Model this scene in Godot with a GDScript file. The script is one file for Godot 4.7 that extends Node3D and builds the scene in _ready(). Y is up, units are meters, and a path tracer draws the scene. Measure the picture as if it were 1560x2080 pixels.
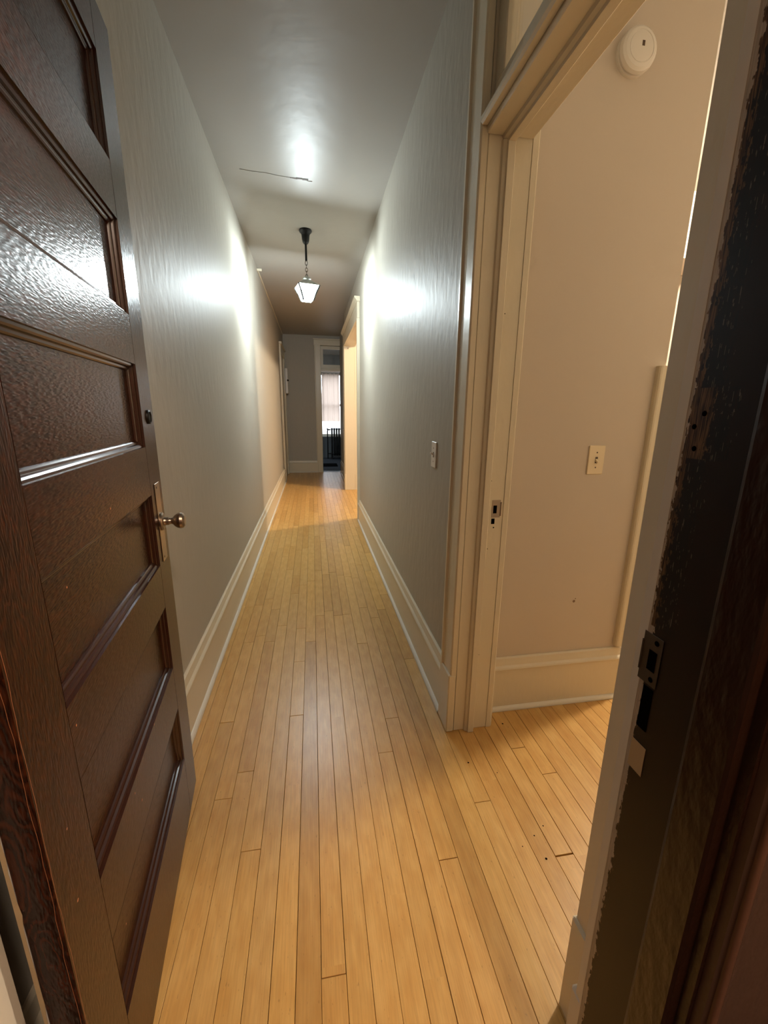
extends Node3D
# Long apartment hallway seen through an open dark panelled entry door.
const XL := -0.543   # hall face of the left wall
const XR := 0.543    # hall face of the right wall
const TH := 0.147    # wall thickness
const CE := 2.79     # ceiling height
const ZF := -0.44    # room side of the front wall
const ZX := -0.285   # landing side of the front wall
const ZE := -9.07    # end wall of the hall
const PW := 0.0586   # floor strip width
var M := {}
var taken := {}
var rng := RandomNumberGenerator.new()
var uvo := Vector2.ZERO
var grain := 1
var tint := Color.WHITE

func _ready() -> void:
	rng.seed = 4711
	# ---- camera
	var cam := Camera3D.new()
	cam.name = "camera"
	cam.fov = rad_to_deg(2.0 * atan(1040.0 / 837.1))
	cam.near = 0.02
	cam.far = 60.0
	cam.basis = Basis(Vector3.UP, deg_to_rad(-9.772)) * Basis(Vector3.RIGHT, deg_to_rad(-13.673)) * Basis(Vector3.BACK, deg_to_rad(0.648))
	cam.position = Vector3(0, 1.30, 0)
	add_child(cam)
	cam.current = true
	# ---- sky and exposure
	var env := Environment.new()
	var sm := ProceduralSkyMaterial.new()
	sm.sky_top_color = Color(0.84, 0.88, 0.92)
	sm.sky_horizon_color = Color(0.86, 0.90, 0.94)
	sm.ground_horizon_color = Color(0.86, 0.90, 0.94)
	sm.ground_bottom_color = Color(0.45, 0.46, 0.46)
	sm.sun_angle_max = 0.0
	var sky := Sky.new()
	sky.sky_material = sm
	env.background_mode = Environment.BG_SKY
	env.sky = sky
	env.background_energy_multiplier = 8.0
	env.tonemap_mode = Environment.TONE_MAPPER_LINEAR
	env.tonemap_exposure = 1.0
	env.sdfgi_enabled = true
	env.ssao_enabled = true
	env.ssil_enabled = true
	var we := WorldEnvironment.new()
	we.name = "world_environment"
	we.environment = env
	add_child(we)
	make_materials()
	# ---- structure
	build_shell()
	build_floor()
	build_trim()
	build_baseboards()
	build_end_room()
	# ---- things
	build_entry_door()
	build_lantern(Vector3(-0.012, CE, -4.02))
	globe_light(Vector3(2.62, CE, -1.86), "round ceiling lamp glowing warm in the side room", 5.6, Color(1.0, 0.925, 0.82))
	globe_light(Vector3(2.2, CE, -5.72), "round ceiling lamp glowing warm beyond the wide opening", 6.6, Color(1.0, 0.90, 0.77))
	globe_light(Vector3(0.55, CE + 0.1, 0.85), "small unseen lamp added on the landing to light the entry casing", 2.6, Color(1.0, 0.90, 0.80))  # lamp added out of view behind the camera to brighten the brown landing casing
	build_small_things()

# ------------------------------------------------------------------ helpers
func new_st() -> SurfaceTool:
	var s := SurfaceTool.new()
	s.begin(Mesh.PRIMITIVE_TRIANGLES)
	return s

func uv_of(p: Vector3, n: Vector3) -> Vector2:
	var d := n.abs().max_axis_index()
	var v := grain if grain != d else (d + 1) % 3
	var u := 3 - d - v
	return Vector2(p[u], p[v]) + uvo

func vx(s: SurfaceTool, p: Vector3, n: Vector3, m: Vector3) -> void:
	s.set_normal(n)
	s.set_color(tint)
	s.set_uv(uv_of(p, m))
	s.add_vertex(p)

func tri(s: SurfaceTool, a: Vector3, b: Vector3, c: Vector3, hint: Vector3) -> void:
	var n := (b - a).cross(c - a)
	if n.length() < 1e-14:
		return
	n = n.normalized()
	if n.dot(hint) < 0.0:
		n = -n
		vx(s, a, n, n); vx(s, b, n, n); vx(s, c, n, n)
	else:
		vx(s, a, n, n); vx(s, c, n, n); vx(s, b, n, n)

func quad(s: SurfaceTool, a: Vector3, b: Vector3, c: Vector3, d: Vector3, hint: Vector3) -> void:
	tri(s, a, b, c, hint)
	tri(s, a, c, d, hint)

# box between two corners, edges chamfered by b
func box(s: SurfaceTool, lo: Vector3, hi: Vector3, b: float = 0.0) -> void:
	var l := Vector3(minf(lo.x, hi.x), minf(lo.y, hi.y), minf(lo.z, hi.z))
	var h := Vector3(maxf(lo.x, hi.x), maxf(lo.y, hi.y), maxf(lo.z, hi.z))
	var c := (l + h) / 2.0
	var e := (h - l) / 2.0
	b = minf(b, minf(e.x, minf(e.y, e.z)) * 0.8)
	for ax in 3:
		var u := (ax + 1) % 3
		var v := (ax + 2) % 3
		for sg in [-1.0, 1.0]:
			var q := []
			for k in [[-1, -1], [1, -1], [1, 1], [-1, 1]]:
				var p := Vector3.ZERO
				p[ax] = sg * e[ax]
				p[u] = k[0] * (e[u] - b)
				p[v] = k[1] * (e[v] - b)
				q.append(c + p)
			var n := Vector3.ZERO
			n[ax] = sg
			quad(s, q[0], q[1], q[2], q[3], n)
	if b <= 0.0:
		return
	for ax in 3:
		var u := (ax + 1) % 3
		var v := (ax + 2) % 3
		for su in [-1.0, 1.0]:
			for sv in [-1.0, 1.0]:
				var q := []
				for k in [[-1.0, 0], [1.0, 0], [1.0, 1], [-1.0, 1]]:
					var p := Vector3.ZERO
					p[ax] = k[0] * (e[ax] - b)
					p[u] = su * (e[u] - (b if k[1] == 0 else 0.0))
					p[v] = sv * (e[v] - (b if k[1] == 1 else 0.0))
					q.append(c + p)
				var n := Vector3.ZERO
				n[u] = su
				n[v] = sv
				quad(s, q[0], q[1], q[2], q[3], n)
	for sx in [-1.0, 1.0]:
		for sy in [-1.0, 1.0]:
			for sz in [-1.0, 1.0]:
				var g := Vector3(sx, sy, sz)
				tri(s, c + g * (e - Vector3(0, b, b)), c + g * (e - Vector3(b, 0, b)), c + g * (e - Vector3(b, b, 0)), g)

# polygon (a, b) drawn in the plane ax, ay and pulled from p0 to p1
func pull(s: SurfaceTool, prof: PackedVector2Array, p0: Vector3, p1: Vector3, ax: Vector3, ay: Vector3) -> void:
	var area := 0.0
	for i in prof.size():
		var a := prof[i]
		var b := prof[(i + 1) % prof.size()]
		area += a.x * b.y - b.x * a.y
	var sg := signf(area)
	for i in prof.size():
		var a := prof[i]
		var b := prof[(i + 1) % prof.size()]
		var n2 := Vector2(b.y - a.y, a.x - b.x) * sg
		var n := ax * n2.x + ay * n2.y
		var qa := ax * a.x + ay * a.y
		var qb := ax * b.x + ay * b.y
		quad(s, p0 + qa, p0 + qb, p1 + qb, p1 + qa, n)
	var ix := Geometry2D.triangulate_polygon(prof)
	var dir := p1 - p0
	for i in range(0, ix.size(), 3):
		var t := []
		for k in 3:
			t.append(ax * prof[ix[i + k]].x + ay * prof[ix[i + k]].y)
		tri(s, p0 + t[0], p0 + t[1], p0 + t[2], -dir)
		tri(s, p1 + t[0], p1 + t[1], p1 + t[2], dir)

# profile of (radius, height) turned about an axis through o
func lathe(s: SurfaceTool, prof: Array, o: Vector3, axis: Vector3, seg: int = 24) -> void:
	var up := axis.normalized()
	var u := up.cross(Vector3(0.31, 0.2, 0.93)).normalized()
	var v := up.cross(u)
	for i in prof.size() - 1:
		var a: Vector2 = prof[i]
		var b: Vector2 = prof[i + 1]
		var t := b - a
		if t.length() < 1e-7:
			continue
		var n2 := Vector2(t.y, -t.x).normalized()
		for k in seg:
			var r0 := u * cos(TAU * k / seg) + v * sin(TAU * k / seg)
			var r1 := u * cos(TAU * (k + 1) / seg) + v * sin(TAU * (k + 1) / seg)
			var p := [o + r0 * a.x + up * a.y, o + r1 * a.x + up * a.y, o + r1 * b.x + up * b.y, o + r0 * b.x + up * b.y]
			var nn := [r0 * n2.x + up * n2.y, r1 * n2.x + up * n2.y, r1 * n2.x + up * n2.y, r0 * n2.x + up * n2.y]
			for f in [[0, 1, 2], [0, 2, 3]]:
				var g: Vector3 = (p[f[1]] - p[f[0]]).cross(p[f[2]] - p[f[0]])
				var m: Vector3 = nn[f[0]] + nn[f[2]]
				var order = [f[0], f[2], f[1]] if g.dot(m) > 0.0 else f
				for q in order:
					vx(s, p[q], nn[q], nn[0])

func tube(s: SurfaceTool, pts: Array, r: float, seg: int = 8, closed: bool = false) -> void:
	var n := pts.size()
	var rings := []
	var up := Vector3(0.13, 0.87, 0.31).normalized()
	for i in n:
		var a: Vector3 = pts[(i - 1 + n) % n] if closed or i > 0 else pts[i]
		var b: Vector3 = pts[(i + 1) % n] if closed or i < n - 1 else pts[i]
		var d := (b - a).normalized()
		var x := d.cross(up)
		if x.length() < 0.05:
			x = d.cross(Vector3(1, 0, 0.1))
		x = x.normalized()
		var y := d.cross(x)
		var ring := []
		for k in seg:
			ring.append(x * cos(TAU * k / seg) + y * sin(TAU * k / seg))
		rings.append(ring)
	for i in (n if closed else n - 1):
		var j := (i + 1) % n
		for k in seg:
			var l := (k + 1) % seg
			var p := [pts[i] + rings[i][k] * r, pts[i] + rings[i][l] * r, pts[j] + rings[j][l] * r, pts[j] + rings[j][k] * r]
			var nn := [rings[i][k], rings[i][l], rings[j][l], rings[j][k]]
			for f in [[0, 1, 2], [0, 2, 3]]:
				var g: Vector3 = (p[f[1]] - p[f[0]]).cross(p[f[2]] - p[f[0]])
				var order = [f[0], f[2], f[1]] if g.dot(nn[f[0]]) > 0.0 else f
				for q in order:
					vx(s, p[q], nn[q], nn[q])
	if not closed:
		for e in [0, n - 1]:
			var d: Vector3 = pts[0] - pts[1] if e == 0 else pts[n - 1] - pts[n - 2]
			for k in seg:
				tri(s, pts[e], pts[e] + rings[e][k] * r, pts[e] + rings[e][(k + 1) % seg] * r, d)

# moulding that runs round a rectangle in the plane z with mitred corners: (inset, height) pairs
func ring_mould(s: SurfaceTool, x0: float, y0: float, x1: float, y1: float, z: float, prof: Array) -> void:
	for i in prof.size() - 1:
		var a: Vector2 = prof[i]
		var b: Vector2 = prof[i + 1]
		var pa := [Vector3(x0 + a.x, y0 + a.x, z + a.y), Vector3(x1 - a.x, y0 + a.x, z + a.y), Vector3(x1 - a.x, y1 - a.x, z + a.y), Vector3(x0 + a.x, y1 - a.x, z + a.y)]
		var pb := [Vector3(x0 + b.x, y0 + b.x, z + b.y), Vector3(x1 - b.x, y0 + b.x, z + b.y), Vector3(x1 - b.x, y1 - b.x, z + b.y), Vector3(x0 + b.x, y1 - b.x, z + b.y)]
		for k in 4:
			var l := (k + 1) % 4
			quad(s, pa[k], pa[l], pb[l], pb[k], Vector3(0, 0, 1))

func numbered(called: String) -> String:
	if not taken.has(called):
		taken[called] = 0
		return called
	taken[called] += 1
	return "%s_%03d" % [called, taken[called]]

func part(parent: Node, called: String, s: SurfaceTool, mat: Material, label: String = "") -> MeshInstance3D:
	var o := MeshInstance3D.new()
	o.name = called if parent != self else numbered(called)
	o.mesh = s.commit()
	o.material_override = mat
	o.cast_shadow = GeometryInstance3D.SHADOW_CASTING_SETTING_ON
	parent.add_child(o, true)
	if label:
		o.set_meta("label", label)
	return o

func thing(called: String, label: String, category: String, at: Vector3 = Vector3.ZERO, turn: float = 0.0, group: String = "") -> Node3D:
	var o := Node3D.new()
	o.name = numbered(called)
	add_child(o)
	o.position = at
	o.rotation.y = turn
	if label:
		o.set_meta("label", label)
		o.set_meta("category", category)
	if group:
		o.set_meta("group", group)
	return o

func setting(called: String, label: String, category: String, at: Vector3 = Vector3.ZERO, turn: float = 0.0) -> Node3D:
	var o := thing(called, label, category, at, turn)
	o.set_meta("kind", "structure")
	return o

# one-mesh piece of the setting
func slab(called: String, label: String, category: String, boxes: Array, mat: Material) -> void:
	var s := new_st()
	for b in boxes:
		box(s, b[0], b[1])
	var o := part(self, called, s, mat)
	o.set_meta("label", label)
	o.set_meta("category", category)
	o.set_meta("kind", "structure")

# ------------------------------------------------------------------ materials
func mat(called: String, c: Color, rough: float, spec: float = 0.5) -> StandardMaterial3D:
	var m := StandardMaterial3D.new()
	m.resource_name = called
	m.albedo_color = c
	m.roughness = rough
	m.metallic_specular = spec
	M[called] = m
	return m

func noise(sd: int, freq: float, oct: int = 4) -> FastNoiseLite:
	var n := FastNoiseLite.new()
	n.seed = sd
	n.noise_type = FastNoiseLite.TYPE_SIMPLEX_SMOOTH
	n.frequency = freq
	n.fractal_type = FastNoiseLite.FRACTAL_FBM
	n.fractal_octaves = oct
	return n

func normal_tex(sd: int, freq: float, oct: int, strength: float, size: int = 512, sx: float = 1.0, sy: float = 1.0) -> ImageTexture:
	var n := noise(sd, freq, oct)
	var w := int(size * sx)
	var h := int(size * sy)
	var im := n.get_seamless_image(w, h, false, false, 0.15)
	if sx != 1.0 or sy != 1.0:
		im.resize(size, size, Image.INTERPOLATE_CUBIC)
	im.convert(Image.FORMAT_RGBA8)
	im.bump_map_to_normal_map(strength)
	return ImageTexture.create_from_image(im)

func tri_normal(m: StandardMaterial3D, t: Texture2D, scale: float, depth: float) -> void:
	m.uv1_triplanar = true
	m.uv1_world_triplanar = true
	m.uv1_scale = Vector3.ONE * scale
	m.normal_enabled = true
	m.normal_texture = t
	m.normal_scale = depth

func speckled(sd: int, freq: float, amount: float) -> ImageTexture:
	var n := noise(sd, freq, 5)
	var im := n.get_seamless_image(256, 256, false, false, 0.15)
	im.convert(Image.FORMAT_RGBA8)
	for y in 256:
		for x in 256:
			var v := 1.0 - amount * (1.0 - im.get_pixel(x, y).r)
			im.set_pixel(x, y, Color(v, v, v))
	return ImageTexture.create_from_image(im)

func maple_image() -> ImageTexture:
	# u: 0.4 m across, v: 1.6 m along the strips
	var w := 512
	var h := 1024
	var im := Image.create(w, h, false, Image.FORMAT_RGB8)
	var a := noise(11, 1.0, 3)
	var b := noise(12, 1.0, 4)
	var c := noise(13, 1.0, 3)
	for y in h:
		for x in w:
			var streak := a.get_noise_2d(x * 0.12, y * 0.006)
			var fine := b.get_noise_2d(x * 0.55, y * 0.02)
			var blotch := c.get_noise_2d(x * 0.016, y * 0.012)
			var v := 0.95 + 0.05 * streak + 0.05 * fine + 0.045 * blotch - 0.16 * smoothstep(0.60, 0.72, c.get_noise_2d(x * 0.09 + 300.0, y * 0.05))
			im.set_pixel(x, y, Color(clampf(v, 0, 1), clampf(v * (0.985 + 0.03 * blotch), 0, 1), clampf(v * (0.95 + 0.08 * blotch), 0, 1)))
	return ImageTexture.create_from_image(im)

func dark_wood_image(sd: int) -> ImageTexture:
	# u: 0.5 m across, v: 1.0 m along the grain
	var w := 512
	var h := 768
	var im := Image.create(w, h, false, Image.FORMAT_RGB8)
	var a := noise(sd, 1.0, 3)
	var b := noise(sd + 1, 1.0, 4)
	var dark := Color(0.105, 0.040, 0.014)
	var lite := Color(0.325, 0.150, 0.058)
	for y in h:
		for x in w:
			var warp := a.get_noise_2d(x * 0.011, y * 0.0045) * 5.5 + a.get_noise_2d(x * 0.05 + 90.0, y * 0.012) * 0.7
			var rings := 0.5 + 0.5 * sin((x * 0.014 + warp) * 6.0)
			rings = pow(rings, 1.6)
			var pore := b.get_noise_2d(x * 0.9, y * 0.03)
			var v := clampf(0.20 + 0.44 * rings + 0.24 * pore, 0, 1)
			im.set_pixel(x, y, dark.lerp(lite, v))
	return ImageTexture.create_from_image(im)

# worn door jamb: u runs 0..1 across 82 mm from the room edge outwards, v runs 0..1 down 2.2 m; white paint, raw wood, dark stain
func worn_jamb_image() -> ImageTexture:
	var w := 128
	var h := 2048
	var im := Image.create(w, h, false, Image.FORMAT_RGB8)
	var e := noise(31, 1.0, 4)
	var f := noise(32, 1.0, 3)
	var paint := Color(0.74, 0.70, 0.63)
	var raw := Color(0.50, 0.38, 0.25)
	var stain := Color(0.115, 0.058, 0.028)
	var soot := Color(0.055, 0.045, 0.045)
	for y in h:
		var yy := 2.2 * (1.0 - float(y) / h)
		var edge := 0.10 + 0.05 * e.get_noise_2d(y * 0.02, 3.0)
		if yy > 1.325:
			edge = 0.06 + 0.10 * smoothstep(1.325, 2.1, yy) + 0.05 * e.get_noise_2d(y * 0.03, 7.0)
		elif yy > 1.245:
			edge = 0.05
		elif yy > 1.02:
			edge = 0.02 + 0.05 * absf(e.get_noise_2d(y * 0.05, 9.0))
		for x in w:
			var u := float(x) / w
			var wob := e.get_noise_2d(x * 0.12, y * 0.06)
			var fine := f.get_noise_2d(x * 0.4, y * 0.02)
			var c := stain
			var band := 0.0   # width of worn raw wood
			if yy > 1.325:
				band = 0.11
			elif yy > 1.245:
				band = 0.34
			elif yy > 1.02:
				band = 0.10
			if u < edge + 0.05 * wob:
				c = paint
			elif u < edge + band + 0.12 * wob:
				c = raw.lerp(stain, clampf(0.35 + 1.6 * fine, 0.0, 1.0))
			elif yy > 1.02 and yy < 1.9 and u < edge + band + 0.30 + 0.16 * wob:
				c = soot.lerp(stain, clampf(0.3 + fine, 0.0, 1.0))
				if wob + fine > 0.62:
					c = Color(0.42, 0.37, 0.32)
			im.set_pixel(x, y, c * (0.92 + 0.16 * fine))
	return ImageTexture.create_from_image(im)

func make_materials() -> void:
	var plaster_n := normal_tex(21, 0.012, 4, 6.0, 512)
	var brush_n := normal_tex(22, 0.03, 4, 6.0, 512, 1.0, 0.4)
	var wall := mat("wall_paint", Color(0.70, 0.68, 0.635), 0.50, 0.30)
	tri_normal(wall, brush_n, 1.1, 0.15)
	var ceil := mat("ceiling_paint", Color(0.655, 0.64, 0.61), 0.42, 0.26)
	tri_normal(ceil, plaster_n, 0.8, 0.07)
	var flat := mat("matte_paint", Color(0.79, 0.745, 0.69), 0.55, 0.4)
	tri_normal(flat, plaster_n, 1.2, 0.08)
	var trim := mat("trim_paint", Color(0.85, 0.81, 0.72), 0.34, 0.5)
	tri_normal(trim, brush_n, 2.5, 0.08)
	mat("trim_white", Color(0.86, 0.84, 0.79), 0.35, 0.5)
	var floor_m := mat("maple", Color(0.855, 0.69, 0.425), 0.35, 0.55)
	floor_m.albedo_texture = maple_image()
	floor_m.uv1_scale = Vector3(2.5, 0.62, 1)
	floor_m.vertex_color_use_as_albedo = true
	floor_m.normal_enabled = true
	floor_m.normal_texture = normal_tex(23, 0.02, 3, 5.0, 512, 1.0, 0.3)
	floor_m.normal_scale = 0.05
	mat("floor_gap", Color(0.16, 0.09, 0.045), 0.9, 0.2)
	var gator := normal_tex(24, 0.22, 3, 10.0, 512, 1.0, 0.4)
	for k in 2:
		var dw := mat("dark_wood" if k == 0 else "dark_wood_panel", Color(1, 1, 1), 0.24, 0.36)
		dw.albedo_texture = dark_wood_image(41 + 7 * k)
		dw.uv1_scale = Vector3(2.0, 1.0, 1)
		dw.normal_enabled = true
		dw.normal_texture = gator
		dw.normal_scale = 0.035 if k == 0 else 0.045
	var mould := mat("dark_mould", Color(0.20, 0.095, 0.05), 0.2, 0.55)
	mould.roughness = 0.2
	mat("raw_wood", Color(0.62, 0.41, 0.27), 0.7, 0.3)
	mat("cream_chip", Color(0.72, 0.64, 0.50), 0.6, 0.3)
	var jam := mat("worn_jamb", Color(1, 1, 1), 0.45, 0.4)
	jam.albedo_texture = worn_jamb_image()
	var dk := mat("dark_stain", Color(0.16, 0.085, 0.042), 0.34, 0.45)
	tri_normal(dk, brush_n, 3.0, 0.3)
	var br := mat("brown_casing", Color(0.335, 0.255, 0.205), 0.42, 0.4)
	tri_normal(br, brush_n, 2.0, 0.3)
	mat("worn_red", Color(0.40, 0.28, 0.21), 0.5, 0.4)
	var brass := mat("nickel", Color(0.66, 0.60, 0.54), 0.32, 0.5)
	brass.metallic = 1.0
	var dull := mat("dull_steel", Color(0.36, 0.33, 0.30), 0.5, 0.5)
	dull.metallic = 0.9
	mat("black_metal", Color(0.045, 0.04, 0.037), 0.45, 0.4)
	mat("radiator_black", Color(0.035, 0.034, 0.036), 0.4, 0.5)
	mat("hole", Color(0.02, 0.012, 0.008), 0.9, 0.1)
	mat("plastic_ivory", Color(0.90, 0.84, 0.72), 0.35, 0.5)
	mat("plastic_white", Color(0.88, 0.86, 0.83), 0.4, 0.5)
	mat("grey_slot", Color(0.35, 0.29, 0.25), 0.6, 0.3)
	mat("lantern_paint", Color(0.66, 0.67, 0.64), 0.45, 0.5)
	mat("scuff", Color(0.55, 0.46, 0.38), 0.7, 0.3)
	mat("lantern_bar", Color(0.24, 0.25, 0.25), 0.5, 0.4)
	var pane := mat("lantern_glass", Color(0.95, 0.98, 1.0, 0.05), 0.012, 0.5)
	pane.transparency = BaseMaterial3D.TRANSPARENCY_ALPHA
	var glass := mat("window_glass", Color(0.85, 0.9, 0.92, 0.08), 0.03, 0.5)
	glass.transparency = BaseMaterial3D.TRANSPARENCY_ALPHA
	var bulb := mat("bulb_glow", Color(1, 1, 1), 0.5)
	bulb.emission_enabled = true
	bulb.emission = Color(0.86, 0.95, 1.0)
	bulb.emission_energy_multiplier = 14.0
	var globe := mat("globe_glow", Color(1, 0.95, 0.85), 0.5)
	globe.emission_enabled = true
	globe.emission = Color(1.0, 0.88, 0.70)
	globe.emission_energy_multiplier = 4.0
	var cloth := mat("curtain_cloth", Color(0.70, 0.64, 0.60), 0.9, 0.2)
	cloth.backlight_enabled = true
	cloth.backlight = Color(0.95, 0.86, 0.80)
	var carp := mat("blue_carpet", Color(0.46, 0.50, 0.55), 0.95, 0.2)
	carp.albedo_texture = speckled(51, 0.09, 0.4)
	carp.uv1_triplanar = true
	carp.uv1_world_triplanar = true
	carp.uv1_scale = Vector3.ONE * 3.0
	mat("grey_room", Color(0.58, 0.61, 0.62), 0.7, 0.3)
	mat("dark_mat", Color(0.03, 0.03, 0.035), 0.95, 0.1)
	mat("landing_carpet", Color(0.30, 0.22, 0.18), 0.95, 0.1)
	mat("landing_wall", Color(0.66, 0.58, 0.52), 0.6, 0.3)
	mat("pale_yellow", Color(0.86, 0.78, 0.50), 0.5, 0.4)
	mat("pack_red", Color(0.62, 0.10, 0.08), 0.5)
	mat("pack_green", Color(0.16, 0.36, 0.16), 0.5)
	mat("pack_white", Color(0.86, 0.84, 0.80), 0.5)
	mat("pack_black", Color(0.05, 0.05, 0.05), 0.5)

# ------------------------------------------------------------------ shell
func V(x: float, y: float, z: float) -> Vector3:
	return Vector3(x, y, z)

func build_shell() -> void:
	var w: Material = M.wall_paint
	var f: Material = M.matte_paint
	slab("ceiling", "glossy grey painted ceiling over the hallway", "ceiling", [[V(-1.8, CE, -0.285), V(4.2, CE + 0.18, -12.4)]], M.ceiling_paint)
	slab("wall_left", "long grey painted wall on the left of the hallway", "wall", [[V(XL, -0.2, ZX), V(XL - TH, CE, ZE - 0.15)]], w)
	# right wall: entry side pier, above the side door, long run, above the wide opening, far run
	slab("wall_right", "grey painted wall on the right of the hallway with two openings", "wall", [
		[V(XR, -0.2, ZF), V(XR + TH, CE, -0.56)],
		[V(XR, 2.62, -0.56), V(XR + TH, CE, -1.40)],
		[V(XR, -0.2, -1.40), V(XR + TH, CE, -4.98)],
		[V(XR, 2.30, -4.98), V(XR + TH, CE, -6.93)],
		[V(XR, -0.2, -6.93), V(XR + TH, CE, -7.06)],
		[V(0.602, -0.2, -7.06), V(XR + TH, CE, ZE)]], w)
	slab("wall_front", "wall around the entry doorway", "wall", [
		[V(-1.8, -0.2, ZX), V(-0.43, CE, ZF)],
		[V(0.465, -0.2, ZX), V(4.2, CE, ZF)],
		[V(-0.43, 2.20, ZX), V(0.465, CE, ZF)]], w)
	slab("wall_back", "wall at the far end of the hallway beside the end doorway", "wall", [
		[V(XL - TH, -0.2, ZE), V(0.185, CE, ZE - 0.15)],
		[V(0.185, 2.60, ZE), V(0.602, CE, ZE - 0.15)],
		[V(0.602, -0.2, ZE), V(1.8, CE, ZE - 0.15)]], w)
	slab("wall_side_room_back", "beige wall behind the side doorway with a switch and a smoke detector", "wall", [[V(XR + TH, -0.2, -1.503), V(1.378, CE, -1.62)]], f)
	slab("wall_side_room_far", "bright wall far behind the corner of the side room", "wall", [[V(XR + TH, -0.2, -3.2), V(4.2, CE, -3.32)], [V(2.0, 2.38, -2.86), V(4.2, CE, -3.2)]], f)
	slab("wall_side_room_right", "wall on the right of the side room", "wall", [[V(4.0, -0.2, ZF), V(4.2, CE, -8.2)]], f)
	slab("wall_arch_room_front", "wall on the near side of the room beyond the wide opening", "wall", [[V(XR + TH, -0.2, -4.25), V(4.0, CE, -4.40)]], f)
	slab("wall_arch_room_back", "wall at the back of the room beyond the wide opening", "wall", [[V(XR + TH, -0.2, -7.80), V(4.0, CE, -7.95)]], f)
	# landing outside the entry
	slab("wall_landing", "walls round the landing outside the entry", "wall", [
		[V(-1.8, -0.2, ZX), V(-1.65, 3.0, 1.75)],
		[V(1.95, -0.2, ZX), V(2.1, 3.0, 1.75)],
		[V(-1.8, -0.2, 1.6), V(2.1, 3.0, 1.75)]], M.landing_wall)
	slab("ceiling_landing", "ceiling of the landing outside the entry", "ceiling", [[V(-1.8, 2.89, ZX), V(2.1, 3.06, 1.75)]], M.landing_wall)
	slab("floor_landing", "carpet of the landing outside the entry", "floor", [[V(-1.8, -0.2, ZX - 0.02), V(2.1, -0.004, 1.75)]], M.landing_carpet)

func plank(x0: float, x1: float, z0: float, z1: float, s: SurfaceTool, o: Vector3) -> void:
	# top face bevelled, sides; corners relative to o
	var y: float = -rng.randf_range(0.0, 0.0005)
	var b := 0.0007
	var a := V(x0, y, z0) - o
	var c := V(x1, y, z1) - o
	var t := -0.012
	var up := Vector3.UP
	var sway := rng.randf_range(-0.00012, 0.00012)
	var p := [V(a.x + b, a.y + sway, a.z - b), V(c.x - b, a.y - sway, a.z - b), V(c.x - b, a.y - sway, c.z + b), V(a.x + b, a.y + sway, c.z + b)]
	var q := [V(a.x, a.y - b, a.z), V(c.x, a.y - b, a.z), V(c.x, a.y - b, c.z), V(a.x, a.y - b, c.z)]
	quad(s, p[0], p[1], p[2], p[3], up)
	var mid: Vector3 = (p[0] + p[2]) / 2.0
	for k in 4:
		var l := (k + 1) % 4
		var out: Vector3 = (q[k] + q[l]) / 2.0 - mid
		out.y = 0.0
		quad(s, p[k], p[l], q[l], q[k], up)
		quad(s, q[k], q[l], q[l] + V(0, t, 0), q[k] + V(0, t, 0), out)

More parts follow.
